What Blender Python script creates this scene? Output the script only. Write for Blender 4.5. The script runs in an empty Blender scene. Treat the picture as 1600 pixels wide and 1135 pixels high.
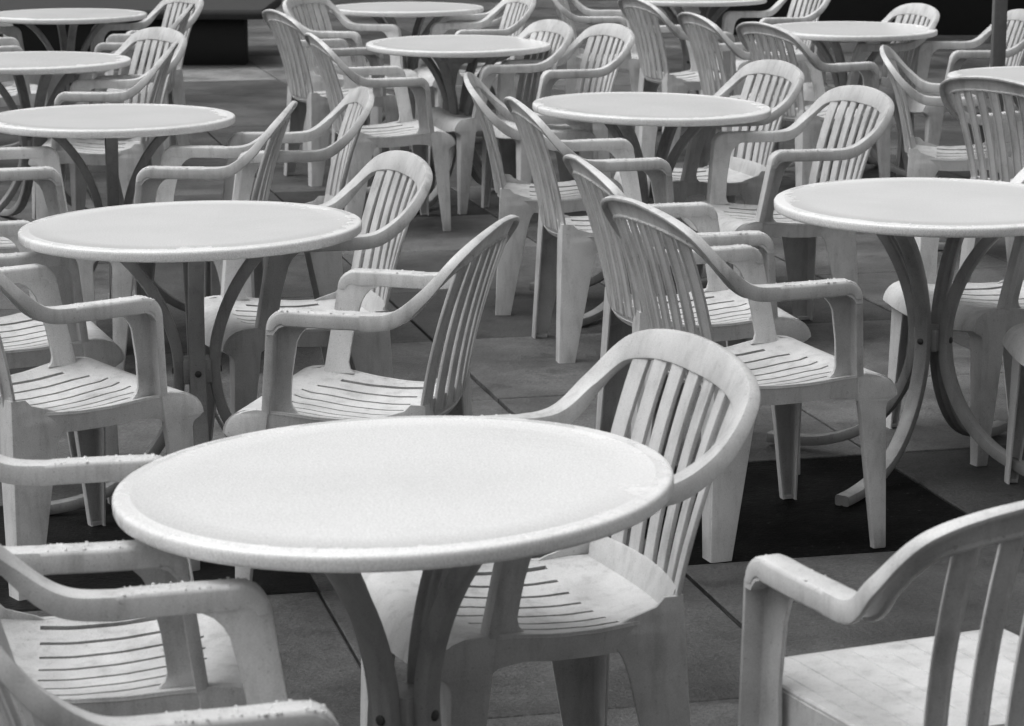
import bpy, bmesh, math, random
from mathutils import Vector, Matrix
R_ = math.radians
sc = bpy.context.scene
COL = sc.collection

# ------------------------------------------------------------------ camera
cam_d = bpy.data.cameras.new('camera'); cam = bpy.data.objects.new('camera', cam_d); COL.objects.link(cam)
cam.location = (0, 0, 1.6716); cam.rotation_euler = (math.pi/2 - 0.2050, 0, 0)
cam_d.sensor_width = 36.0; cam_d.lens = 4024.0/1600*36.0
cam_d.clip_start = 0.05; cam_d.clip_end = 500
cam_d.dof.use_dof = True; cam_d.dof.focus_distance = 6.3; cam_d.dof.aperture_fstop = 13
sc.camera = cam

# ------------------------------------------------------------------ sky (overcast, neutral: the photograph is black and white)
SUN_EL, SUN_AZ = 64, -95          # elevation; azimuth clockwise from +Y
w = bpy.data.worlds.new('World'); sc.world = w; w.use_nodes = True
nt = w.node_tree; nt.nodes.clear()
sky = nt.nodes.new('ShaderNodeTexSky'); sky.sky_type = 'NISHITA'; sky.sun_disc = False
sky.sun_elevation = R_(SUN_EL); sky.sun_rotation = R_(SUN_AZ); sky.dust_density = 4
bw = nt.nodes.new('ShaderNodeRGBToBW'); bg = nt.nodes.new('ShaderNodeBackground'); bg.inputs[1].default_value = 0.13
wo = nt.nodes.new('ShaderNodeOutputWorld')
tcw = nt.nodes.new('ShaderNodeTexCoord'); sep = nt.nodes.new('ShaderNodeSeparateXYZ'); mr = nt.nodes.new('ShaderNodeMapRange'); mul = nt.nodes.new('ShaderNodeMath'); mul.operation = 'MULTIPLY'
mr.inputs[1].default_value = 0; mr.inputs[2].default_value = 1; mr.inputs[3].default_value = .52; mr.inputs[4].default_value = 1.85
nt.links.new(tcw.outputs['Generated'], sep.inputs[0]); nt.links.new(sep.outputs[2], mr.inputs[0])
nt.links.new(sky.outputs[0], bw.inputs[0]); nt.links.new(bw.outputs[0], mul.inputs[0]); nt.links.new(mr.outputs[0], mul.inputs[1]); nt.links.new(mul.outputs[0], bg.inputs[0]); nt.links.new(bg.outputs[0], wo.inputs[0])
# ------------------------------------------------------------------ sun
sd = bpy.data.lights.new('sun', 'SUN'); sd.energy = 0.7; sd.angle = R_(60); sd.color = (1, 1, 1)
sun = bpy.data.objects.new('sun', sd); COL.objects.link(sun)
d = Vector((math.sin(R_(SUN_AZ))*math.cos(R_(SUN_EL)), math.cos(R_(SUN_AZ))*math.cos(R_(SUN_EL)), math.sin(R_(SUN_EL))))
sun.rotation_euler = d.to_track_quat('Z', 'Y').to_euler()
# ------------------------------------------------------------------ exposure
sc.view_settings.view_transform = 'Standard'; sc.view_settings.look = 'None'
sc.view_settings.exposure = 0.17; sc.view_settings.gamma = 1

# ================================================================== materials
def mat(name):
    m = bpy.data.materials.new(name); m.use_nodes = True
    n = m.node_tree.nodes; l = m.node_tree.links
    return m, n, l, n['Principled BSDF']
def N(n, t, **kw):
    o = n.new(t)
    for k, v in kw.items():
        if k.startswith('i_'):
            key = k[2:]; o.inputs[int(key) if key.isdigit() else key].default_value = v
        else: setattr(o, k, v)
    return o
def mrange(n, l, src, a, b, c, d2, smooth=False):
    m = N(n, 'ShaderNodeMapRange', i_1=a, i_2=b, i_3=c, i_4=d2)
    if smooth: m.interpolation_type = 'SMOOTHSTEP'
    l.new(src, m.inputs[0]); return m.outputs[0]
def math_(n, l, op, a, b):
    m = N(n, 'ShaderNodeMath', operation=op)
    for i, v in enumerate((a, b)):
        if hasattr(v, 'is_linked') or hasattr(v, 'links'): l.new(v, m.inputs[i])
        else: m.inputs[i].default_value = v
    return m.outputs[0]
def noise(n, l, vec, scale, detail=4, rough=.55):
    t = N(n, 'ShaderNodeTexNoise'); t.inputs['Scale'].default_value = scale; t.inputs['Detail'].default_value = detail
    t.inputs['Roughness'].default_value = rough
    l.new(vec, t.inputs['Vector']); return t.outputs[0]

def plastic(name, base, rough0, rough1, dirt):
    m, n, l, b = mat(name)
    tc = N(n, 'ShaderNodeTexCoord'); oi = N(n, 'ShaderNodeObjectInfo')
    off = N(n, 'ShaderNodeVectorMath', operation='ADD')
    rnd = N(n, 'ShaderNodeVectorMath', operation='SCALE'); rnd.inputs[0].default_value = (17, 31, 11); rnd.inputs['Scale'].default_value = 1
    l.new(oi.outputs['Location'], rnd.inputs[0]); rnd.inputs['Scale'].default_value = 7.3
    l.new(tc.outputs['Object'], off.inputs[0]); l.new(rnd.outputs[0], off.inputs[1]); v = off.outputs[0]
    # grime: soft stains, vertical streaks, small dark scuffs
    st = N(n, 'ShaderNodeMapping'); st.inputs['Scale'].default_value = (1, 1, .18); l.new(v, st.inputs[0])
    n1 = noise(n, l, v, 9, 5); n2 = noise(n, l, st.outputs[0], 38, 4); n3 = noise(n, l, v, 150, 3, .7)
    d1 = mrange(n, l, n1, .42, .72, 0, 1.2); d2 = mrange(n, l, n2, .50, .74, 0, 1.1); d3 = mrange(n, l, n3, .62, .70, 0, 1.6)
    s = math_(n, l, 'ADD', d1, d2); s = math_(n, l, 'MULTIPLY', s, dirt); s2 = math_(n, l, 'MULTIPLY', d3, dirt*.8)
    s = math_(n, l, 'ADD', s, s2)
    # fine speckle of a lightly textured moulding
    n5 = noise(n, l, v, 420, 3, .7); s3 = mrange(n, l, n5, .3, .7, .13, -.13); s = math_(n, l, 'ADD', s, s3)
    wn = N(n, 'ShaderNodeTexWhiteNoise'); l.new(oi.outputs['Location'], wn.inputs['Vector'])
    k = math_(n, l, 'SUBTRACT', 1.0, s); k = math_(n, l, 'MULTIPLY', k, base); k = math_(n, l, 'MULTIPLY', k, mrange(n, l, wn.outputs['Value'], 0, 1, .86, 1.04))
    cc = N(n, 'ShaderNodeCombineColor')
    for i in range(3): l.new(k, cc.inputs[i])
    l.new(cc.outputs[0], b.inputs['Base Color'])
    n4 = noise(n, l, v, 14, 3); l.new(mrange(n, l, n4, .4, .62, rough0, rough1), b.inputs['Roughness'])
    bp = N(n, 'ShaderNodeBump'); bp.inputs['Strength'].default_value = .12; bp.inputs['Distance'].default_value = .0008
    l.new(noise(n, l, v, 420, 2), bp.inputs['Height']); l.new(bp.outputs[0], b.inputs['Normal'])
    b.inputs['Specular IOR Level'].default_value = .45
    return m
M_CH = plastic('white_chair_plastic', .66, .34, .5, .20)
M_LEG = plastic('table_base_plastic', .34, .30, .5, .22)

def tabletop_mat():
    m, n, l, b = mat('wet_tabletop')
    tc = N(n, 'ShaderNodeTexCoord'); oi = N(n, 'ShaderNodeObjectInfo')
    off = N(n, 'ShaderNodeVectorMath', operation='ADD')
    rnd = N(n, 'ShaderNodeVectorMath', operation='SCALE'); rnd.inputs[0].default_value = (7, 13, 5); l.new(oi.outputs['Random'], rnd.inputs['Scale'])
    l.new(tc.outputs['Object'], off.inputs[0]); l.new(rnd.outputs[0], off.inputs[1]); v = off.outputs[0]
    ln = N(n, 'ShaderNodeVectorMath', operation='LENGTH')
    flat = N(n, 'ShaderNodeVectorMath', operation='MULTIPLY'); flat.inputs[1].default_value = (1, 1, 0)
    l.new(tc.outputs['Object'], flat.inputs[0]); l.new(flat.outputs[0], ln.inputs[0]); r = ln.outputs['Value']
    # standing water film in the middle, broken edge near the rim
    n1 = noise(n, l, v, 5, 5, .6); n2 = noise(n, l, v, 26, 4, .6)
    a = math_(n, l, 'MULTIPLY', n1, .22); a2 = math_(n, l, 'MULTIPLY', n2, .10)
    e = math_(n, l, 'ADD', r, a); e = math_(n, l, 'ADD', e, a2); e = math_(n, l, 'ADD', e, math_(n, l, 'MULTIPLY', noise(n, l, v, 1.6, 2), .16))
    wet = mrange(n, l, e, .628, .656, 1, 0, True)
    l.new(mrange(n, l, wet, 0, 1, .42, .25), b.inputs['Roughness'])
    n3 = noise(n, l, v, 300, 3, .6)
    k = mrange(n, l, n3, .3, .7, .61, .87)
    k2 = mrange(n, l, wet, 0, 1, 1.03, 1.0); k = math_(n, l, 'MULTIPLY', k, k2)
    n6 = noise(n, l, v, 3.0, 3); k3 = mrange(n, l, n6, .4, .7, 1.0, .93); k = math_(n, l, 'MULTIPLY', k, k3)
    cc = N(n, 'ShaderNodeCombineColor')
    for i in range(3): l.new(k, cc.inputs[i])
    l.new(cc.outputs[0], b.inputs['Base Color'])
    bp = N(n, 'ShaderNodeBump'); bp.inputs['Strength'].default_value = .35; bp.inputs['Distance'].default_value = .0009
    vo = N(n, 'ShaderNodeTexVoronoi'); vo.inputs['Scale'].default_value = 95; l.new(v, vo.inputs['Vector'])
    beads = mrange(n, l, vo.outputs['Distance'], .15, .5, 1, 0, True)
    dry = math_(n, l, 'MULTIPLY', math_(n, l, 'SUBTRACT', 1.0, wet), mrange(n, l, r, .388, .396, 1, .12)); hb = math_(n, l, 'MULTIPLY', beads, dry)
    mp = N(n, 'ShaderNodeMapping'); mp.inputs['Scale'].default_value = (1, 3.2, 1); l.new(v, mp.inputs[0])
    rip = math_(n, l, 'MULTIPLY', noise(n, l, mp.outputs[0], 17, 3, .6), 2.2)
    rip = math_(n, l, 'MULTIPLY', rip, mrange(n, l, noise(n, l, v, 2.1, 1), .48, .62, 0, 1, True)); hb = math_(n, l, 'ADD', hb, rip)
    film = math_(n, l, 'MULTIPLY', wet, .9); h = math_(n, l, 'ADD', hb, film)
    fine = math_(n, l, 'MULTIPLY', noise(n, l, v, 330, 2), .35); h = math_(n, l, 'ADD', h, fine)
    l.new(h, bp.inputs['Height']); l.new(bp.outputs[0], b.inputs['Normal'])
    return m
M_TOP = tabletop_mat()

def ground_mat():
    m, n, l, b = mat('wet_paving')
    tc = N(n, 'ShaderNodeTexCoord'); v = tc.outputs['Object']
    at = N(n, 'ShaderNodeAttribute', attribute_name='tone')
    n1 = noise(n, l, v, 2.2, 6, .6); n2 = noise(n, l, v, 14, 5, .65); n3 = noise(n, l, v, 110, 4, .8); n4 = noise(n, l, v, 45, 5, .75)
    k = mrange(n, l, n1, .3, .7, .72, 1.28); k = math_(n, l, 'MULTIPLY', k, mrange(n, l, n2, .3, .7, .86, 1.14))
    k = math_(n, l, 'MULTIPLY', k, mrange(n, l, n3, .3, .7, .5, 1.5)); k = math_(n, l, 'MULTIPLY', k, mrange(n, l, n4, .58, .68, 1, .45))
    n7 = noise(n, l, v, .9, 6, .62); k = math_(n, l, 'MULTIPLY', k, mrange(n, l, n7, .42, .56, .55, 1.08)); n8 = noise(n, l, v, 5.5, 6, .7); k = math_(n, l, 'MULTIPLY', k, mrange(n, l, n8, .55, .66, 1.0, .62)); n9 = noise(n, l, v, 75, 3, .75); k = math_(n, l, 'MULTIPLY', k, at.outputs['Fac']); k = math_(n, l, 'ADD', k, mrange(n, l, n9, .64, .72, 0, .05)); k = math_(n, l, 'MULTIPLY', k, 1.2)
    cc = N(n, 'ShaderNodeCombineColor')
    for i in range(3): l.new(k, cc.inputs[i])
    l.new(cc.outputs[0], b.inputs['Base Color'])
    l.new(mrange(n, l, n1, .35, .65, .38, .75), b.inputs['Roughness'])
    l.new(mrange(n, l, at.outputs['Fac'], .006, .05, .03, .38), b.inputs['Specular IOR Level'])
    bp = N(n, 'ShaderNodeBump'); bp.inputs['Strength'].default_value = .8; bp.inputs['Distance'].default_value = .006
    hh = math_(n, l, 'ADD', noise(n, l, v, 90, 4, .7), math_(n, l, 'MULTIPLY', n2, 1.2))
    l.new(hh, bp.inputs['Height']); l.new(bp.outputs[0], b.inputs['Normal'])
    return m
M_GR = ground_mat()
def simple(name, base, rough, sc_=20, var=.25, bump=.3):
    m, n, l, b = mat(name)
    tc = N(n, 'ShaderNodeTexCoord'); v = tc.outputs['Object']
    k = mrange(n, l, noise(n, l, v, sc_, 6, .65), .3, .7, base*(1-var), base*(1+var))
    cc = N(n, 'ShaderNodeCombineColor')
    for i in range(3): l.new(k, cc.inputs[i])
    l.new(cc.outputs[0], b.inputs['Base Color']); b.inputs['Roughness'].default_value = rough
    bp = N(n, 'ShaderNodeBump'); bp.inputs['Strength'].default_value = bump; bp.inputs['Distance'].default_value = .003
    l.new(noise(n, l, v, sc_*6, 3), bp.inputs['Height']); l.new(bp.outputs[0], b.inputs['Normal'])
    return m
M_SUB = simple('joint_grit', .012, .9)
M_STONE_SHADE = simple('dark_stone_and_shade', .007, .6, 12)  # near black: bench stone and roofs, also the painted shade of the arcade opening
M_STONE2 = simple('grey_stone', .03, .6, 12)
M_POST = simple('grey_metal', .16, .45, 30, .12)
M_BOLT = simple('bolt_metal', .05, .4, 60)
M_WALL = simple('facade_plaster', .10, .8, 2, .3)
M_DARKW = simple('shopfront_glass', .01, .12, 3)

# ================================================================== mesh helpers
def finish(name, verts, faces, m, ang=32, solid=None):
    me = bpy.data.meshes.new(name); me.from_pydata([tuple(v) for v in verts], [], faces)
    bm = bmesh.new(); bm.from_mesh(me); bmesh.ops.remove_doubles(bm, verts=bm.verts, dist=1e-5)
    bmesh.ops.recalc_face_normals(bm, faces=bm.faces)
    if solid:
        pass
    bm.to_mesh(me); bm.free()
    me.polygons.foreach_set('use_smooth', [True]*len(me.polygons)); me.set_sharp_from_angle(angle=R_(ang))
    me.materials.append(m); return me
class MB:
    def __init__(s): s.v = []; s.f = []
    def loft(s, rings, closed=True, caps=True, loop=False):
        o = len(s.v); k = len(rings[0])
        for r in rings: s.v += [Vector(p) for p in r]
        nr = len(rings)
        for i in range(nr if loop else nr-1):
            a = o+i*k; b = o+((i+1) % nr)*k
            for j in range(k if closed else k-1):
                j2 = (j+1) % k; s.f.append((a+j, a+j2, b+j2, b+j))
        if caps and closed and not loop:
            s.f.append(tuple(o+j for j in range(k))[::-1]); s.f.append(tuple(o+(nr-1)*k+j for j in range(k)))
    def box(s, a, b, c=.0):
        x0, y0, z0 = a; x1, y1, z1 = b
        sec = rnd_poly([(x0, y0), (x1, y0), (x1, y1), (x0, y1)], c) if c else [(x0, y0), (x1, y0), (x1, y1), (x0, y1)]
        zs = [(z0, c), (z0+c, 0), (z1-c, 0), (z1, c)] if c else [(z0, 0), (z1, 0)]
        cx, cy = (x0+x1)/2, (y0+y1)/2; rings = []
        for z, i in zs:
            kx = 1-i*.6/max(abs(x1-x0)/2, 1e-6); ky = 1-i*.6/max(abs(y1-y0)/2, 1e-6)
            rings.append([(cx+(p[0]-cx)*kx, cy+(p[1]-cy)*ky, z) for p in sec])
        s.loft(rings)
    def mesh(s, name, m, ang=32): return finish(name, s.v, s.f, m, ang)
def rnd_poly(pts, r, n=2):
    out = []; k = len(pts)
    for i in range(k):
        p = Vector(pts[i]).to_2d() if len(pts[i]) == 2 else Vector(pts[i][:2]); rr = pts[i][2] if len(pts[i]) == 3 else r
        a = Vector(pts[i-1][:2]); b = Vector(pts[(i+1) % k][:2])
        la = (a-p).length; lb = (b-p).length; rr = min(rr, la*.45, lb*.45)
        if rr < 1e-5: out.append(tuple(p)); continue
        p0 = p+(a-p)/la*rr; p1 = p+(b-p)/lb*rr
        for j in range(n+1):
            t = j/n; q = p0*(1-t)**2+p*2*t*(1-t)+p1*t*t; out.append(tuple(q))
    return out
def catmull(p, n=8):
    p = [Vector(q) for q in p]; p = [p[0]*2-p[1]]+p+[p[-1]*2-p[-2]]; out = []
    for i in range(1, len(p)-2):
        p0, p1, p2, p3 = p[i-1], p[i], p[i+1], p[i+2]
        d0 = (p1-p0).length**.5; d1 = (p2-p1).length**.5; d2 = (p3-p2).length**.5
        m1 = (p2-p1)+d1*((p1-p0)/d0-(p2-p0)/(d0+d1)); m2 = (p2-p1)+d1*((p3-p2)/d2-(p3-p1)/(d1+d2))
        for k in range(n):
            t = k/n; t2 = t*t; h = t2*t
            out.append((2*h-3*t2+1)*p1+(h-2*t2+t)*m1+(-2*h+3*t2)*p2+(h-t2)*m2)
    out.append(p[-2]); return out
def lerp(a, b, t): return a+(b-a)*t
def sstep(t): t = max(0, min(1, t)); return t*t*(3-2*t)
def interp(z, tab):
    for (z0, a), (z1, b) in zip(tab, tab[1:]):
        if (z0 <= z <= z1) or (z1 <= z <= z0): return lerp(a, b, (z-z0)/(z1-z0))
    return tab[0][1] if abs(z-tab[0][0]) < abs(z-tab[-1][0]) else tab[-1][1]

# ================================================================== chair
AW, AH, B1 = .284, .655, -.212
SH2 = (.300, -.350, .712); SH = (.256, -.416, .788); TP = (0, -.450, .826)
def band_section(P, d, n, w_, ho, hm, hi):
    pts = rnd_poly([(0, 0, .008), (w_, 0, .007), (w_, hi, .003), (w_-.007, hi, .002), (w_-.009, hm, .002), (.012, hm, .002), (.010, ho, .003), (0, ho, .004)], .003)
    return [P+d*a+n*b for a, b in pts]
def half_path():
    """right half, arm corner -> top centre. returns list of (P, d, n, w, ho, hm, hi, zone)"""
    out = []
    r = .045
    # corner, from the leg up into the arm
    for i in range(9):
        a = math.pi/2*(1-i/8)
        P = Vector((AW, -r+r*math.sin(a), AH-r+r*math.cos(a)))
        n = Vector((0, -math.sin(a), -math.cos(a))); t = i/8
        out.append((P, Vector((-1, 0, 0)), n, .043, lerp(.022, .036, t), lerp(.018, .030, t), lerp(.022, .036, t), 'a'))
    for i in range(1, 10):
        y = lerp(-r, B1, i/10); bow = math.sin(i/10*math.pi)*.003
        out.append((Vector((AW+bow, y, AH-.002*i/10)), Vector((-1, 0, 0)), Vector((0, 0, -1)), .045, .036, .030, .036, 'a'))
    path = catmull([(AW, B1+.10, AH-.001), (AW, B1, AH-.003), (AW+.007, -.282, AH+.006), SH2, SH, TP, (-SH[0], SH[1], SH[2]), (-SH2[0], SH2[1], SH2[2])], 12)
    path = path[12:12*5+1]
    L = [0]
    for a, b in zip(path, path[1:]): L.append(L[-1]+(b-a).length)
    for i, P in enumerate(path):
        f = L[i]/L[-1]
        T = (path[min(i+1, len(path)-1)]-path[max(i-1, 0)]).normalized() if 0 < i < len(path)-1 else ((path[1]-path[0]).normalized() if i == 0 else Vector((-1, 0, 0)))
        g = sstep(f*1.12)
        dd = Vector((-1, 0, 0)).slerp(Vector((0, .36, -.93)).normalized(), g)
        dd = (dd-T*dd.dot(T)).normalized(); n = T.cross(dd).normalized()
        wd = interp(f, [(0, .045), (.3, .048), (.6, .056), (1, .062)])
        out.append((P, dd, n, wd, interp(f, [(0, .036), (.12, .035), (.4, .025), (1, .015)]), interp(f, [(0, .030), (.12, .027), (.35, .010), (1, .006)]), interp(f, [(0, .036), (.12, .034), (.35, .016), (1, .010)]), 'a' if f < .001 else 'b'))
    return out
HP = half_path()
SPLIT = next(i for i, q in enumerate(HP) if q[7] == 'b')-1
def mir(v): return Vector((-v.x, v.y, v.z))
def arm_mesh(side, drops, seed):
    mb = MB(); rings = [band_section(*q[:7]) for q in HP[:SPLIT+1]]
    if side < 0: rings = [[mir(p) for p in r] for r in rings]
    mb.loft(rings)
    poly = [(-.045+.0425*math.sin(a), AH-.045+.0425*math.cos(a)) for a in [math.pi/2*k/6 for k in range(7)]]+[(-.0025, AH-.056), (-.0185, AH-.056), (-.0225, AH-.049), (-.031, AH-.040), (-.045, AH-.0345)]
    mb.loft([[(x, p[0], p[1]) for p in poly] for x in (side*(AW-.0415), side*(AW-.0015))])
    rd = random.Random(seed)
    if drops:   # rain beads standing on the flat of the arm
        for k in range(drops):
            i = rd.uniform(4, SPLIT-.2); q = HP[int(i)]; q2 = HP[int(i)+1]; f = i-int(i)
            P = q[0].lerp(q2[0], f); n = -q[2].lerp(q2[2], f).normalized(); d_ = q[1]
            if n.z < .75: continue
            c = P+d_*rd.uniform(.001, .043); s = rd.choice([.001, .0014, .0019, .0026])*rd.uniform(.8, 1.15)
            c.x *= side; n = Vector((n.x*side, n.y, n.z))
            ax = Vector((1, 0, 0)); ay = n.cross(ax).normalized(); rings = []
            ex = rd.uniform(.9, 1.5)
            for h, rr in ((-.0008, 1), (s*.14, .93), (s*.27, .72), (s*.36, .42), (s*.39, .1)):
                rings.append([c+n*h+(ax*math.cos(a)*ex+ay*math.sin(a))*s*rr for a in [j*math.pi/4 for j in range(8)]])
            mb.loft(rings)
    return mb.mesh('armrest', M_CH, 62)
# --- back: rim band from bend to bend, seven channelled slats, bottom band
def back_bottom(u):    # u -1..1 along the bottom of the back
    return Vector((u*.172, -.322-.024*(1-u*u), .446+.004*abs(u)))
def rim_inner():
    pts = []
    for q in HP[SPLIT:]:
        P, dd, n, wd = q[:4]; pts.append((P+dd*(wd-.008)+n*.004, n))
    return pts
RI = rim_inner()
def rim_at_x(x):
    # the inner edge point above the shoulder with this x
    ax = abs(x); best = None
    for (a, na), (b, nb) in zip(RI, RI[1:]):
        if a.x >= ax >= b.x:
            t = (a.x-ax)/(a.x-b.x) if a.x != b.x else 0; best = a.lerp(b, t); 
    p = best or RI[-1][0]
    return Vector((x, p.y, p.z))
def back_mesh(slim=1.0):
    mb = MB()
    seg = HP[SPLIT:]
    R1 = [band_section(*q[:7]) for q in seg]
    L1 = [[mir(p) for p in r] for r in R1[:-1]][::-1]
    mb.loft(R1+L1)
    for i in range(7):
        u = -1+i/3
        B = back_bottom(u)-Vector((0, 0, .035)); xt = u*.196
        Tq = rim_at_x(xt); Cq = (B+Tq)/2+Vector((0, .022, 0))+Vector((u*.004, 0, 0))
        rings = []; n_ = 14
        for j in range(n_+1):
            t = j/n_; P = B*(1-t)**2+Cq*2*t*(1-t)+Tq*t*t; Tn = ((Cq-B)*(1-t)+(Tq-Cq)*t).normalized()
            yaw = u*lerp(.27, .26, t)
            sx = Vector((math.cos(yaw), math.sin(-yaw)*-1, 0)); sx = Vector((math.cos(yaw), math.sin(yaw), 0)); sx = (sx-Tn*sx.dot(Tn)).normalized()
            bk = Tn.cross(sx).normalized()
            if bk.y > 0: bk = -bk
            wd = lerp(.0385, .0415, t)*(1.0 if abs(u) < .9 else 1.05)
            wd *= (1-.06*math.sin(t*math.pi))*slim
            sec = rnd_poly([(-wd/2, 0, .004), (wd/2, 0, .004), (wd/2, .0085, .001), (wd/2-.004, .0085, .001), (wd/2-.006, .0045, .001), (-wd/2+.006, .0045, .001), (-wd/2+.004, .0085, .001), (-wd/2, .0085, .001)], .002)
            rings.append([P+sx*a+bk*b for a, b in sec])
        mb.loft(rings)
    # bottom band under the slats
    rings = []
    for i in range(17):
        u = -1+i/8; k = u*1.06
        B = Vector((k*.172, -.322-.024*(1-min(1, u*u)), 0)); yaw = u*.27
        bk = Vector((-math.sin(yaw)*-1, -math.cos(yaw), 0)); bk = Vector((math.sin(yaw), -math.cos(yaw), 0))
        rings.append([B+Vector((0, 0, .446))+bk*.001, B+Vector((0, 0, .450))+bk*.004, B+Vector((0, 0, .446))+bk*.008, B+Vector((0, 0, .405))-bk*.004+bk*.004, B+Vector((0, .0, .385))-bk*.010+bk*.002, B+Vector((0, 0, .385))-bk*.016, B+Vector((0, 0, .408))-bk*.010])
    mb.loft(rings)
    return mb.mesh('backrest', M_CH)
# --- seat
def seat_halfw(y): return interp(y, [(-.37, .184), (-.30, .190), (-.05, .236), (.02, .2465), (.12, .2465)])
def seat_z(x, y):
    hw = seat_halfw(y); u = min(1, abs(x)/hw)
    z = interp(y, [(-.37, .410), (-.27, .407), (-.18, .404), (-.10, .409), (-.03, .419), (.03, .424), (.12, .424)])
    return z-.024*(1-u**2)*sstep((y+.36)/.12)*sstep((.10-y)/.10)
def seat_mesh():
    xs_slot = [(-.168, .0068), (-.112, .0052), (-.056, .0050), (0, .0050), (.056, .0050), (.112, .0052), (.168, .0068)]
    us = []
    xs = sorted(set([round(v, 5) for c, h in xs_slot for v in (c-h, c+h, c-.028, c-.014, c+.014)]+[.196, -.196]))
    cols = xs
    ys = [-.25+i*.02 for i in range(15)]           # -.27 .. .03
    rear = [(-.319, .034), (-.315, .026), (-.307, .018), (-.295, .0105), (-.281, .0045), (-.267, .001)]
    front = [(.045, -.0005), (.065, -.003), (.083, -.009), (.097, -.018), (.107, -.030), (.113, -.043), (.115, -.055), (.108, -.060)]
    rows = []
    def edge_x(c, y):       # last columns follow the outline
        return c
    th = .005; V = []; F = []
    colset = [-1]+list(range(len(cols)))+[-2]
    def pos(ci, y):
        hw = seat_halfw(y)
        if ci == -1: return -hw
        if ci == -2: return hw
        c = cols[ci]; lim = hw-.006
        return max(-lim, min(lim, c))*(1 if y < .03 else 1)
    rowdef = rear+[(y, 0) for y in ys]+front
    grid = []
    for (y, dz) in rowdef:
        row = []
        for ci in colset:
            x = pos(ci, y)
            bow = 0
            yy = y
            if y <= -.24: yy = y-.024*(1-(x/.19)**2)*sstep((-.24-y)/.06)
            if y < -.26 and dz > 0: dz = dz*(1-.85*sstep((abs(x)-.095)/.085))
            bulge = .010*(1-(x/.2465)**2)*sstep((y-.03)/.07)
            u = abs(x)/.2465
            zz = seat_z(x, y)+dz-(.020*(1-u**2)*min(1, -dz/.04) if dz < 0 else 0)
            row.append(len(V)); V.append(Vector((x, yy+bulge, zz)))
        grid.append(row)
    def is_slot(ci, r):
        y0 = rowdef[r][0]; y1 = rowdef[r+1][0]; xa = pos(colset[ci], 0); xb = pos(colset[ci+1], 0)
        for c, h in xs_slot:
            if abs((xa+xb)/2-c) < 1e-4 and abs((xb-xa)-2*h) < 1e-3:
                a = -.24-.0*(1-(c/.168)**2); b = .012 if abs(c) < .1 else (.002 if abs(c) < .15 else -.035)
                return y0 > a and y1 < b+.02 and rowdef[r][1] == 0
        return False
    top = []
    for r in range(len(grid)-1):
        for c in range(len(colset)-1):
            if is_slot(c, r): continue
            top.append((grid[r][c], grid[r][c+1], grid[r+1][c+1], grid[r+1][c]))
    mb = MB(); nv = len(V); used = {}
    nrm = [Vector((0, 0, 0)) for _ in V]
    for f in top:
        a, b, c, d4 = [V[q] for q in f]; fn = (c-a).cross(d4-b)
        for q in f: nrm[q] += fn.normalized()
        for q, q2 in zip(f, f[1:]+f[:1]): used[(q, q2)] = used.get((q, q2), 0)+1
    mb.v = [Vector(p) for p in V]+[p-(q.normalized() if q.length > 1e-6 else Vector((0, 0, 1)))*.0065 for p, q in zip(V, nrm)]
    mb.f = [tuple(f) for f in top]+[tuple(q+nv for q in f[::-1]) for f in top]
    for (q, q2) in used:
        if (q2, q) not in used: mb.f.append((q2, q, q+nv, q2+nv))
    # side skirts, recessed a little
    for s in (-1, 1):
        rings = []
        for i in range(15):
            y = lerp(-.325, .03, i/14); x = seat_halfw(y)+.0008; z1 = seat_z(x, y)-.0012
            dp = interp(i/14, [(0, .075), (.22, .052), (.3, .046), (.8, .046), (.93, .056), (1, .075)])
            rings.append([(s*x, y, z1), (s*(x-.006), y, z1-dp), (s*(x-.011), y, z1-dp), (s*(x-.009), y, z1)])
        mb.loft(rings)
    # rear apron under the back
    return mb.mesh('seat', M_CH, 40)
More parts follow.
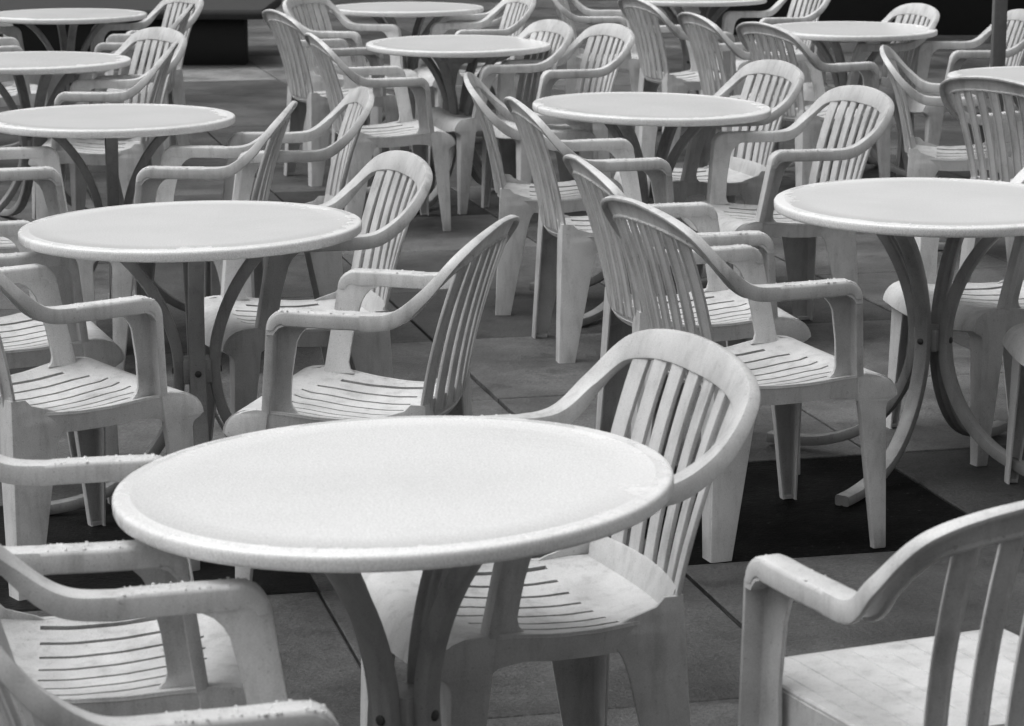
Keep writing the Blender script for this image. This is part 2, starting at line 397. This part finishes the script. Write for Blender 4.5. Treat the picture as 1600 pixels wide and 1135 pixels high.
# --- legs
def front_leg_mesh(s):
    mb = MB()
    # upper L: lit front flange + recessed side panel
    rings = []; zs = [AH-.030, AH-.036, AH-.045, AH-.058, AH-.075, AH-.10, AH-.15, .47, .44, .425, .415]
    for z in zs:
        t = (AH-.045-z)/(AH-.045-.415); xo = lerp(AW-.0012, .2478, max(0, t)); yl = lerp(0, .026, max(0, t))
        yb = yl-interp(z, [(AH-.030, .112), (AH-.036, .100), (AH-.045, .082), (AH-.058, .071), (AH-.075, .064), (.50, .057), (.44, .058), (.425, .064), (.415, .075)])
        xi = xo-.0405
        yl2 = yl if z < AH-.043 else yl-.004
        sec = rnd_poly([(xi, yb, .002), (xi+.010, yb, .002), (xi+.010, yl2-.020, .008), (xo, yl2-.020, .002), (xo, yl2, .006), (xi, yl2, .006)], .002)
        rings.append([(s*p[0], p[1], z) for p in sec])
    mb.loft(rings)
    # lower channel, tapering to the foot
    rings = []; zs = [.4235, .421, .417, .410, .402, .392, .382, .374, .367, .362, .359, .355, .349, .338, .32, .25, .15, .06, .004, 0]
    for z in zs:
        t = (.42-z)/.42; xo = lerp(.2485, .256, t)-(.002 if z == 0 else 0)
        yr = lerp(.008, .061, t); yf = interp(z, [(.4235, .045), (.421, .060), (.417, .074), (.410, .088), (.402, .097), (.392, .1045), (.382, .1085), (.374, .1100), (.367, .1105), (.362, .109), (.359, .104), (.355, .096), (.349, .090), (.338, .087), (0, .094)])
        fw = interp(z, [(.43, .024), (.36, .024), (.355, .08), (.34, .066), (.2, .054), (0, .036)]); k = .006
        sec = rnd_poly([(xo, yr, .004), (xo, yf, .008), (xo-fw, yf, .004), (xo-fw, yf-k, .001), (xo-k, yf-k, .003), (xo-k, yr+k, .001), (xo-.022, yr+k, .001), (xo-.022, yr, .002)], .002)
        rings.append([(s*p[0], p[1], z) for p in sec])
    mb.loft(rings)
    # little pad closing the foot
    mb.box((s*.232 if s > 0 else -.254, .064, .0005), (s*.254 if s > 0 else -.232, .090, .010))
    return mb.mesh('leg', M_CH)
def rear_leg_mesh(s):
    mb = MB(); rings = []
    for z in [.44, .425, .41, .395, .38, .365, .35, .335, .31, .25, .15, .06, .004, 0]:
        t = (.44-z)/.44; xo = lerp(.196, .232, t)
        yr = lerp(-.335, -.352, t); yf = interp(z, [(.44, -.30), (.425, -.285), (.41, -.235), (.395, -.205), (.38, -.205), (.365, -.212), (.35, -.222), (.335, -.229), (.31, -.236), (0, -.298)])
        bwd = interp(z, [(.44, .05), (.40, .075), (.33, .072), (0, .050)]); k = .006
        sec = rnd_poly([(xo, yf, .003), (xo, yr, .006), (xo-bwd, yr, .003), (xo-bwd, yr+k, .001), (xo-k, yr+k, .006), (xo-k, yf, .001)], .002)
        rings.append([(s*p[0], p[1], z) for p in sec])
    mb.loft(rings)
    a, b = sorted((s*.198, s*.228)); mb.box((a, -.349, .0005), (b, -.304, .010))
    return mb.mesh('leg', M_CH)

def plank_seat_mesh():
    # closed seat with fine grooves running front to back
    mb = MB(); hw = .228; gx = [-.2+i*.05 for i in range(9)]
    def sec(k, lift):
        p = [(-hw*k, -.012), (-hw*k, -.003), (-hw*k+.003, 0)]
        for g in gx: p += [(g*k-.0016, 0), (g*k-.0006, -.0022), (g*k+.0006, -.0022), (g*k+.0016, 0)]
        p += [(hw*k-.003, 0), (hw*k, -.003), (hw*k, -.012)]
        return p
    rings = []
    for y, k, dz in [(-.345, .90, .022), (-.335, .92, .010), (-.318, .93, .003), (-.29, .945, 0), (.05, 1, 0), (.08, 1, -.001), (.096, .995, -.004), (.104, .985, -.010), (.106, .98, -.018)]:
        rings.append([(x, y, .448+dz+z) for x, z in sec(k, dz)])
    mb.loft(rings)
    for s in (-1, 1):
        mb.loft([[(s*(.227*k), y, .440), (s*(.227*k-.007), y, .440), (s*(.227*k-.007), y, .385), (s*(.227*k), y, .385)] for y, k in ((-.33, .93), (-.1, .99), (.03, 1))])
    return mb.mesh('seat', M_CH, 40)
def straight_leg_mesh(s):
    mb = MB(); rings = []
    for z in [AH-.030, AH-.036, AH-.045, AH-.06, AH-.10, .45, .40, .38, .30, .15, .004, 0]:
        t = (AH-z)/(AH); xo = lerp(AW-.0012, .272, t); yl = lerp(0, .045, t)-(.004 if z > AH-.043 else 0)
        yb = yl-interp(z, [(.625, .112), (.612, .085), (.58, .064), (.45, .055), (.40, .060), (.36, .056), (0, .036)])
        sec = rnd_poly([(xo-.0405, yb, .002), (xo-.033, yb, .002), (xo-.033, yl-.008, .006), (xo, yl-.008, .002), (xo, yl, .005), (xo-.0405, yl, .005)], .002)
        rings.append([(s*p[0], p[1], z) for p in sec])
    mb.loft(rings); return mb.mesh('leg', M_CH)
SEAT = seat_mesh(); BACK = back_mesh()
LEGS = {('f', 1): front_leg_mesh(1), ('f', -1): front_leg_mesh(-1), ('r', 1): rear_leg_mesh(1), ('r', -1): rear_leg_mesh(-1)}
ARMS = {(s, v): arm_mesh(s, 90, 10*v+s) for s in (-1, 1) for v in range(3)}

def tag(o, label, cat, group=None):
    o['label'] = label; o['category'] = cat
    if group: o['group'] = group
def child(name, me, parent):
    o = bpy.data.objects.new(name, me); COL.objects.link(o); o.parent = parent; return o
proto = None; protos = []
for v in range(3):
    root = bpy.data.objects.new('plastic_armchair', None); root.empty_display_size = .2
    kids = []
    for nm, me in [('seat', SEAT), ('backrest', BACK), ('armrest', ARMS[(1, v)]), ('armrest', ARMS[(-1, v)]), ('leg', LEGS[('f', 1)]), ('leg', LEGS[('f', -1)]), ('leg', LEGS[('r', 1)]), ('leg', LEGS[('r', -1)])]:
        kids.append(bpy.data.objects.new(nm, me))
    protos.append((root, kids))
def place_chair(i, x, y, th, label, tilt=(0, 0)):
    root, kids = protos[i % 3]
    r = root.copy(); COL.objects.link(r); r.location = (x, y, 0); r.rotation_euler = (tilt[0], tilt[1], th)
    tag(r, label, 'chair', 'white plastic armchairs around the cafe tables')
    for k in kids:
        c = k.copy(); COL.objects.link(c); c.parent = r
    return r

CH = [
 ('L', -.468, 5.73, 1.337, 'white armchair facing left just behind the nearest table, its whole slotted seat in view'),
 ('A', .712, 6.097, -1.218, 'white armchair facing right, frontmost of the four overlapping backs, standing on the black wet slab'),
 ('G', -.94, 5.853, -.944, 'white armchair facing right at the left edge, slotted seat in view below the second-row table'),
 ('X', .453, 8.322, -1.389, 'white armchair seen from behind, second from left of four overlapping backs, two rear feet bare'),
 ('B', .62, 6.821, -1.372, 'white armchair with wet arms, third of the four overlapping backs'),
 ('W', .293, 9.09, -1.57, 'white armchair facing right, leftmost of the four overlapping backs in mid picture'),
 ('S3', -.406, 11.001, -1.338, 'white armchair facing right whose front leg stands before the upper middle table base'),
 ('Z', .754, 8.495, 1.848, 'white armchair facing left, open slatted back just above the big right-hand table'),
 ('Y', .568, 9.468, 1.877, 'white armchair tucked under the right end of the centre table'),
 ('F2', -.099, 4.125, 1.915, 'large white armchair pushed under the right side of the nearest table'),
 ('J', -.698, 6.682, 1.873, 'white armchair tucked under the right side of the second-row left table'),
 ('K', -.926, 8.482, 1.73, 'white armchair facing left, half hidden by a side-on chair back left of mid picture'),
 ('P1', -.513, 3.881, -1.412, 'white armchair under the left end of the nearest table, both arms pointing right'),
 ('P2', -.269, 3.17, -1.32, 'blurred white armchair cut off by the bottom left corner'),
 ('F1', .590, 3.692, .44, 'blurred white armchair seen from behind in the bottom right corner'),
 ('H', -1.161, 6.504, -1.216, 'white armchair at the left edge, front tucked under the second-row left table'),
 ('M', -1.148, 8.111, 1.556, 'white armchair seen side-on facing left, between the two puddled left-hand tables'),
 ('I', -1.428, 8.101, -1.387, 'white armchair at the left edge facing right under the third-row left table'),
 ('O', -1.811, 10.378, 1.622, 'white armchair seen side-on facing left beside the small left-edge table'),
 ('N', -1.886, 10.98, 2.121, 'white armchair with round open back behind the side-on chair by the left-edge table'),
 ('V2', .034, 11.28, 1.92, 'white armchair facing left, back standing clear above the left end of the centre table'),
 ('V1', -.225, 11.526, 1.908, 'white armchair at the right end of the upper middle table, round back over the rim'),
 ('U1', -.365, 13.534, 1.839, 'white armchair beside the topmost middle table, lower of its two right-hand neighbours'),
 ('U2', -.392, 14.207, 1.666, 'white armchair right behind the rim of the topmost middle table'),
 ('AB', 1.52, 11.708, -1.167, 'white armchair seen from behind at the left of the glinting upper right table'),
 ('AA', 1.277, 12.257, -1.316, 'white armchair seen from behind, left neighbour of the one at the glinting upper right table'),
 ('AC', 1.046, 13.415, -1.249, 'white armchair facing right at the left rim of the top-edge table right of middle'),
 ('AD', .67, 14.502, -1.726, 'far white armchair cut by the top edge, left of the top-edge table right of middle'),
 ('AE', 1.271, 14.39, 1.87, 'white armchair against the black opening, right of the top-edge table'),
 ('AF', 1.581, 12.662, 1.812, 'white armchair behind the right rim of the glinting upper right table'),
 ('AG', 2.005, 12.293, 1.703, 'white armchair behind the upright metal post at the right edge'),
 ('AH', 1.917, 10.178, -1.742, 'white armchair seen side-on facing right, bright seat near the right edge'),
 ('AI', 2.032, 9.236, -.95, 'shaded white armchair cut by the right edge, broad slatted back to the camera'),
 ('AK', 1.239, 6.949, 1.93, 'white armchair under the big right-hand table, seat showing between the curved legs'),
 ('AL', 1.412, 6.287, 1.71, 'shaded white armchair cut by the right edge below the big right-hand table'),
 ('S1', -.712, 12.50, -1.193, 'white armchair seen from behind, leftmost rim of the cluster by the upper middle table'),
 ('S2', -.681, 13.411, -1.921, 'white armchair at the left end of the topmost middle table'),
 ('R1', -2.383, 12.574, -1.344, 'white armchair at the left edge just beyond the small left-edge table'),
 ('R2', -2.635, 13.795, -1.303, 'white armchair in the top left corner at the farthest left table'),
 ('Q1', -2.10, 13.45, 2.05, 'far white armchair whose back rises over the right rim of the farthest left table'),
 ('Q2', -2.03, 12.75, 1.62, 'far white armchair seen side-on just in front of the farthest left table'),
]
def place_plank_chair(x, y, th, label):
    r = bpy.data.objects.new('plastic_armchair', None); COL.objects.link(r); r.location = (x, y, 0); r.rotation_euler = (0, 0, th)
    tag(r, label, 'chair', 'white plastic armchairs around the cafe tables')
    child('seat', plank_seat_mesh(), r).rotation_euler = (0, 0, -.04)
    for nm, me in (('backrest', back_mesh(.84)), ('armrest', arm_mesh(1, 14, 77)), ('armrest', arm_mesh(-1, 14, 78))):
        child(nm, me, r)
    child('leg', straight_leg_mesh(1), r); child('leg', straight_leg_mesh(-1), r)
    child('leg', LEGS[('r', 1)], r); child('leg', LEGS[('r', -1)], r)
for i, (k, x, y, th, lab) in enumerate(CH):
    if k == 'F1': place_plank_chair(x, y, th, lab)
    else: place_chair(i, x, y, th, lab)

# ================================================================== tables
TR, TH = .4185, .72
def top_mesh():
    prof = [(0, 0), (.12, 0), (.24, 0), (.33, 0), (.388, 0), (.390, .0006), (.393, .0006), (.395, 0), (.407, -.0001), (.4130, -.0009), (.4165, -.0026), (.4182, -.0055), (.4186, -.010), (.4183, -.020), (.4165, -.0245), (.412, -.0268), (.404, -.027), (.401, -.023), (.399, -.013), (.3, -.013), (.1, -.013), (0, -.013)]
    mb = MB(); k = 128; V = []; F = []
    for r, z in prof:
        if r == 0: V.append(Vector((0, 0, z+TH))); continue
        for j in range(k): a = 2*math.pi*j/k; V.append(Vector((r*math.cos(a), r*math.sin(a), z+TH)))
    F += [(0, 1+j, 1+(j+1) % k) for j in range(k)]
    nr = len(prof)-2
    for i in range(nr-1):
        a = 1+i*k; b = a+k; F += [(a+j, b+j, b+(j+1) % k, a+(j+1) % k) for j in range(k)]
    last = len(V)-1; a = 1+(nr-1)*k; F += [(last, a+(j+1) % k, a+j) for j in range(k)]
    mb.v = V; mb.f = F
    return mb.mesh('tabletop', M_TOP, 50)
def tleg_mesh(ang):
    pr = catmull([(.262, .703, 0), (.215, .682, 0), (.150, .625, 0), (.088, .53, 0), (.052, .43, 0), (.044, .35, 0), (.058, .26, 0), (.105, .165, 0), (.185, .085, 0), (.29, .038, 0), (.40, .020, 0), (.475, .018, 0)], 5)
    mb = MB(); rings = []; ca, sa = math.cos(ang), math.sin(ang)
    for i, p in enumerate(pr):
        T = (pr[min(i+1, len(pr)-1)]-pr[max(i-1, 0)]).normalized(); nr = Vector((-T.y, T.x))     # in (r,z)
        hw = .0195; hd = .014
        sec = rnd_poly([(-hw, -hd, .008), (hw, -hd, .008), (hw, hd, .010), (.006, hd, .004), (0, hd-.003, .003), (-.006, hd, .004), (-hw, hd, .010)], .004)
        ring = []
        for a, b in sec:
            r = p.x-nr.x*b; z = p.y-nr.y*b
            ring.append((r*ca-a*sa, r*sa+a*ca, max(z, .0005)))
        rings.append(ring)
    mb.loft(rings)
    return mb.mesh('leg', M_LEG)
def hub_mesh():
    mb = MB(); mb.box((-.034, -.034, .325), (.034, .034, .385), .004); return mb.mesh('hub', M_LEG)
def bracket_mesh(v):
    mb = MB()
    if v: mb.box((-.10, -.012, .688), (.10, .012, .705), .002)
    else: mb.box((-.012, -.10, .6885), (.012, .10, .7045), .002)
    return mb.mesh('bracket', M_LEG)
def bolt_mesh(an):
    mb = MB(); rings = []
    for rr, dx in ((.0085, .050), (.0085, .0605), (.006, .0620), (.001, .0622)):
        ring = []
        for j in range(10):
            t = 2*math.pi*j/10; y = rr*math.cos(t); z = .355+rr*math.sin(t)
            ring.append((dx*math.cos(an)-y*math.sin(an), dx*math.sin(an)+y*math.cos(an), z))
        rings.append(ring)
    mb.loft(rings)
    return mb.mesh('bolt', M_BOLT)
TOP = top_mesh(); TLEG = [tleg_mesh(a*math.pi/2) for a in range(4)]; HUB = hub_mesh(); BOLT = [bolt_mesh(a*math.pi/2) for a in range(4)]; BRK = [bracket_mesh(0), bracket_mesh(1)]
def place_table(x, y, rot, rx, ry, label):
    r = bpy.data.objects.new('round_table', None); COL.objects.link(r)
    # the fitted centre is that of the top: shift the base for the tilt
    r.location = (x-TH*math.sin(ry), y+TH*math.sin(rx), 0); r.rotation_euler = (rx, ry, 0)
    tag(r, label, 'table', 'round white cafe tables')
    t = child('tabletop', TOP, r); t.rotation_euler = (0, 0, R_(rot*1.7))
    for me in TLEG:
        c = child('leg', me, r); c.rotation_euler = (0, 0, R_(rot))
    h = child('hub', HUB, r); h.rotation_euler = (0, 0, R_(rot)); 
    for me in BOLT: child('bolt', me, h)
    for me in BRK: c = child('bracket', me, r); c.rotation_euler = (0, 0, R_(rot))
TB = [
 (-.177, 3.739, -125, 0, -.034, 'large bright white round table nearest the camera, rim wet with rain'),
 (-.787, 6.254, -80, 0, -.014, 'white round table left of centre in the second row, curved legs on a square hub'),
 (1.103, 6.656, -125, .016, 0, 'white round table at the right edge, big curved legs showing whole'),
 (.49, 9.032, -122, .008, .02, 'white round table in the centre with a row of chair backs at its left'),
 (-1.353, 8.663, -80, 0, 0, 'white round table with puddle marks at its right end, third row left'),
 (-.241, 11.679, -116, .012, 0, 'white round table in the upper middle, just left of the open round chair back'),
 (-2.02, 10.833, -60, 0, 0, 'white round table cut by the left edge, second from the top there'),
 (-2.33, 13.553, -70, 0, 0, 'farthest round table on the left, in front of the black stone bench'),
 (-.572, 14.071, -115, 0, 0, 'small far round table just under the top edge, left of middle'),
 (1.638, 12.542, -120, .012, 0, 'wet glinting round table at the upper right before the black opening'),
 (1.04, 14.861, -120, 0, 0, 'far round table cut off by the top edge, right of middle'),
 (2.131, 10.117, -110, 0, 0, 'white round table cut by the right edge beside the metal post'),
]
for t in TB: place_table(*t)

# ================================================================== ground
E1 = Vector((-.234, .972)).normalized(); E2 = Vector((.972, .234)).normalized()
def ground():
    rd = random.Random(5); V = []; F = []; tone = []
    sp = {(1, 1): .040, (-2, 1): .012, (-3, 1): .03, (0, 7): .030, (-1, 7): .05, (0, 4): .045, (1, 2): .10, (0, 3): .095, (-1, 3): .08, (0, 0): .06, (-1, 0): .06, (-2, 0): .055, (2, 1): .045, (2, 2): .10,  # dark slabs by near-left chairs and upper middle table have furniture shade painted in
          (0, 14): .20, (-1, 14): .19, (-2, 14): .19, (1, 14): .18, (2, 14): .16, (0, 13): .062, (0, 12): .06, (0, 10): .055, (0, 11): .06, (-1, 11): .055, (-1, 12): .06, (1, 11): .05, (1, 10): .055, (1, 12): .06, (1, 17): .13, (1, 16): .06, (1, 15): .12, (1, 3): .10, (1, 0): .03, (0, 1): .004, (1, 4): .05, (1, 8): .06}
    ca, cb = .84, .915; g = .0035
    for a in range(-34, 34):
        for b in range(-6, 44):
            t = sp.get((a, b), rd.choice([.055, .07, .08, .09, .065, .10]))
            dz = rd.uniform(-.0015, .0015)
            gx = rd.uniform(.0035, .0065); gx2 = rd.uniform(.0035, .0065); x0 = 1.715+a*ca+gx; x1 = 1.715+(a+1)*ca-gx2; y0 = 4.575+b*cb+g; y1 = 4.575+(b+1)*cb-g
            c = .004; o = len(V)
            for (ins, z) in ((0, -.014), (0, -.003), (c*.8, 0)):
                for (x, y) in ((x0+ins, y0+ins), (x1-ins, y0+ins), (x1-ins, y1-ins), (x0+ins, y1-ins)):
                    x += rd.uniform(-.0012, .0012); y += rd.uniform(-.0012, .0012); p = E2*x+E1*y; V.append((p.x, p.y, z+dz-.001))
            for k in range(2):
                for j in range(4):
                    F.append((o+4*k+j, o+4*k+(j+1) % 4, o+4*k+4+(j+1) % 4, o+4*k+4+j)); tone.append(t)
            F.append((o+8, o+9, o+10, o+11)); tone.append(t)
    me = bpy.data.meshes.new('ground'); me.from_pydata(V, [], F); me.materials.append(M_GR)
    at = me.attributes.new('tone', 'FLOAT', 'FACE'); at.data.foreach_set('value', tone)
    o = bpy.data.objects.new('ground', me); COL.objects.link(o); o['kind'] = 'structure'
    me2 = bpy.data.meshes.new('subsoil'); s = 150
    me2.from_pydata([(-s, -s, -.0155), (s, -s, -.0155), (s, s, -.0155), (-s, s, -.0155)], [], [(0, 1, 2, 3)]); me2.materials.append(M_SUB)
    o = bpy.data.objects.new('joint_bed', me2); COL.objects.link(o); o['kind'] = 'structure'
ground()

# ================================================================== background: stone benches, post, buildings
r = bpy.data.objects.new('stone_bench', None); COL.objects.link(r); r.location = (-7, 18.55, 0)
tag(r, 'long dark stone bench with overhanging slab at the top left, behind the farthest table', 'bench')
mb = MB(); mb.box((0, 0, -.01), (5.086, .22, .335), .008); child('base', mb.mesh('base', M_STONE_SHADE), r)
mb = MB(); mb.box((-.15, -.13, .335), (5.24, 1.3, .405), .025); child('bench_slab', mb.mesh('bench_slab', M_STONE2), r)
r = bpy.data.objects.new('arcade_shade', None); COL.objects.link(r); r.location = (1.75, 21.3, 0); tag(r, 'black block painted as the shade of the kiosk wall across the top right behind the chairs', 'arcade')  # solid near-black block painted in for the shade of a dark opening
mb = MB(); mb.box((0, 0, -.01), (11, 3, 2.6), .02); child('wall', mb.mesh('wall', M_STONE_SHADE), r)
mb = MB(); mb.box((-.4, -.6, 2.6), (11.4, 3.4, 2.75), .02); child('roof', mb.mesh('roof', M_STONE_SHADE), r)

r = bpy.data.objects.new('metal_post', None); COL.objects.link(r); r.location = (2.21, 11.75, 0); tag(r, 'square grey metal post standing behind the table cut by the right edge', 'post')
mb = MB(); mb.box((-.030, -.030, 0), (.030, .030, 2.6), .004); child('shaft', mb.mesh('shaft', M_POST), r)
mb = MB(); mb.box((-.12, -.12, 0), (.12, .12, .012), .003); child('base_plate', mb.mesh('base_plate', M_POST), r)

def building(x, y, wx, wy, h, label, face):
    r = bpy.data.objects.new('building', None); COL.objects.link(r); r.location = (x, y, 0); tag(r, label, 'building')
    mb = MB(); mb.box((-wx/2, -wy/2, -.01), (wx/2, wy/2, h), 0); child('wall', mb.mesh('wall', M_WALL), r)
    mb = MB(); mb.box((-wx/2-.3, -wy/2-.3, h), (wx/2+.3, wy/2+.3, h+.4), 0); child('roof', mb.mesh('roof', M_STONE_SHADE), r)
    # openings on the face that looks at the terrace
    horiz = face in 'SN'; n_ = int((wx if horiz else wy)//3.2)
    for lv in range(int(h//3.4)):
        for k in range(n_):
            c = (k-(n_-1)/2)*3.2; z0 = .3+lv*3.4; z1 = z0+(2.6 if lv == 0 else 1.8); hw = 1.2 if lv == 0 else .6
            mb = MB()
            if face == 'S': mb.box((c-hw, -wy/2-.03, z0), (c+hw, -wy/2+.05, z1), 0)
            if face == 'E': mb.box((wx/2-.05, c-hw, z0), (wx/2+.03, c+hw, z1), 0)
            if face == 'W': mb.box((-wx/2-.03, c-hw, z0), (-wx/2+.05, c+hw, z1), 0)
            child('window', mb.mesh('window', M_DARKW), r)
building(0, 36, 60, 8, 6.8, 'long plastered building far behind the terrace, above the picture', 'S')

building(0, -14, 60, 8, 5.4, 'unseen plastered building added behind the photographer to block low sky light', 'N')  # added out of view to darken surfaces that face the camera
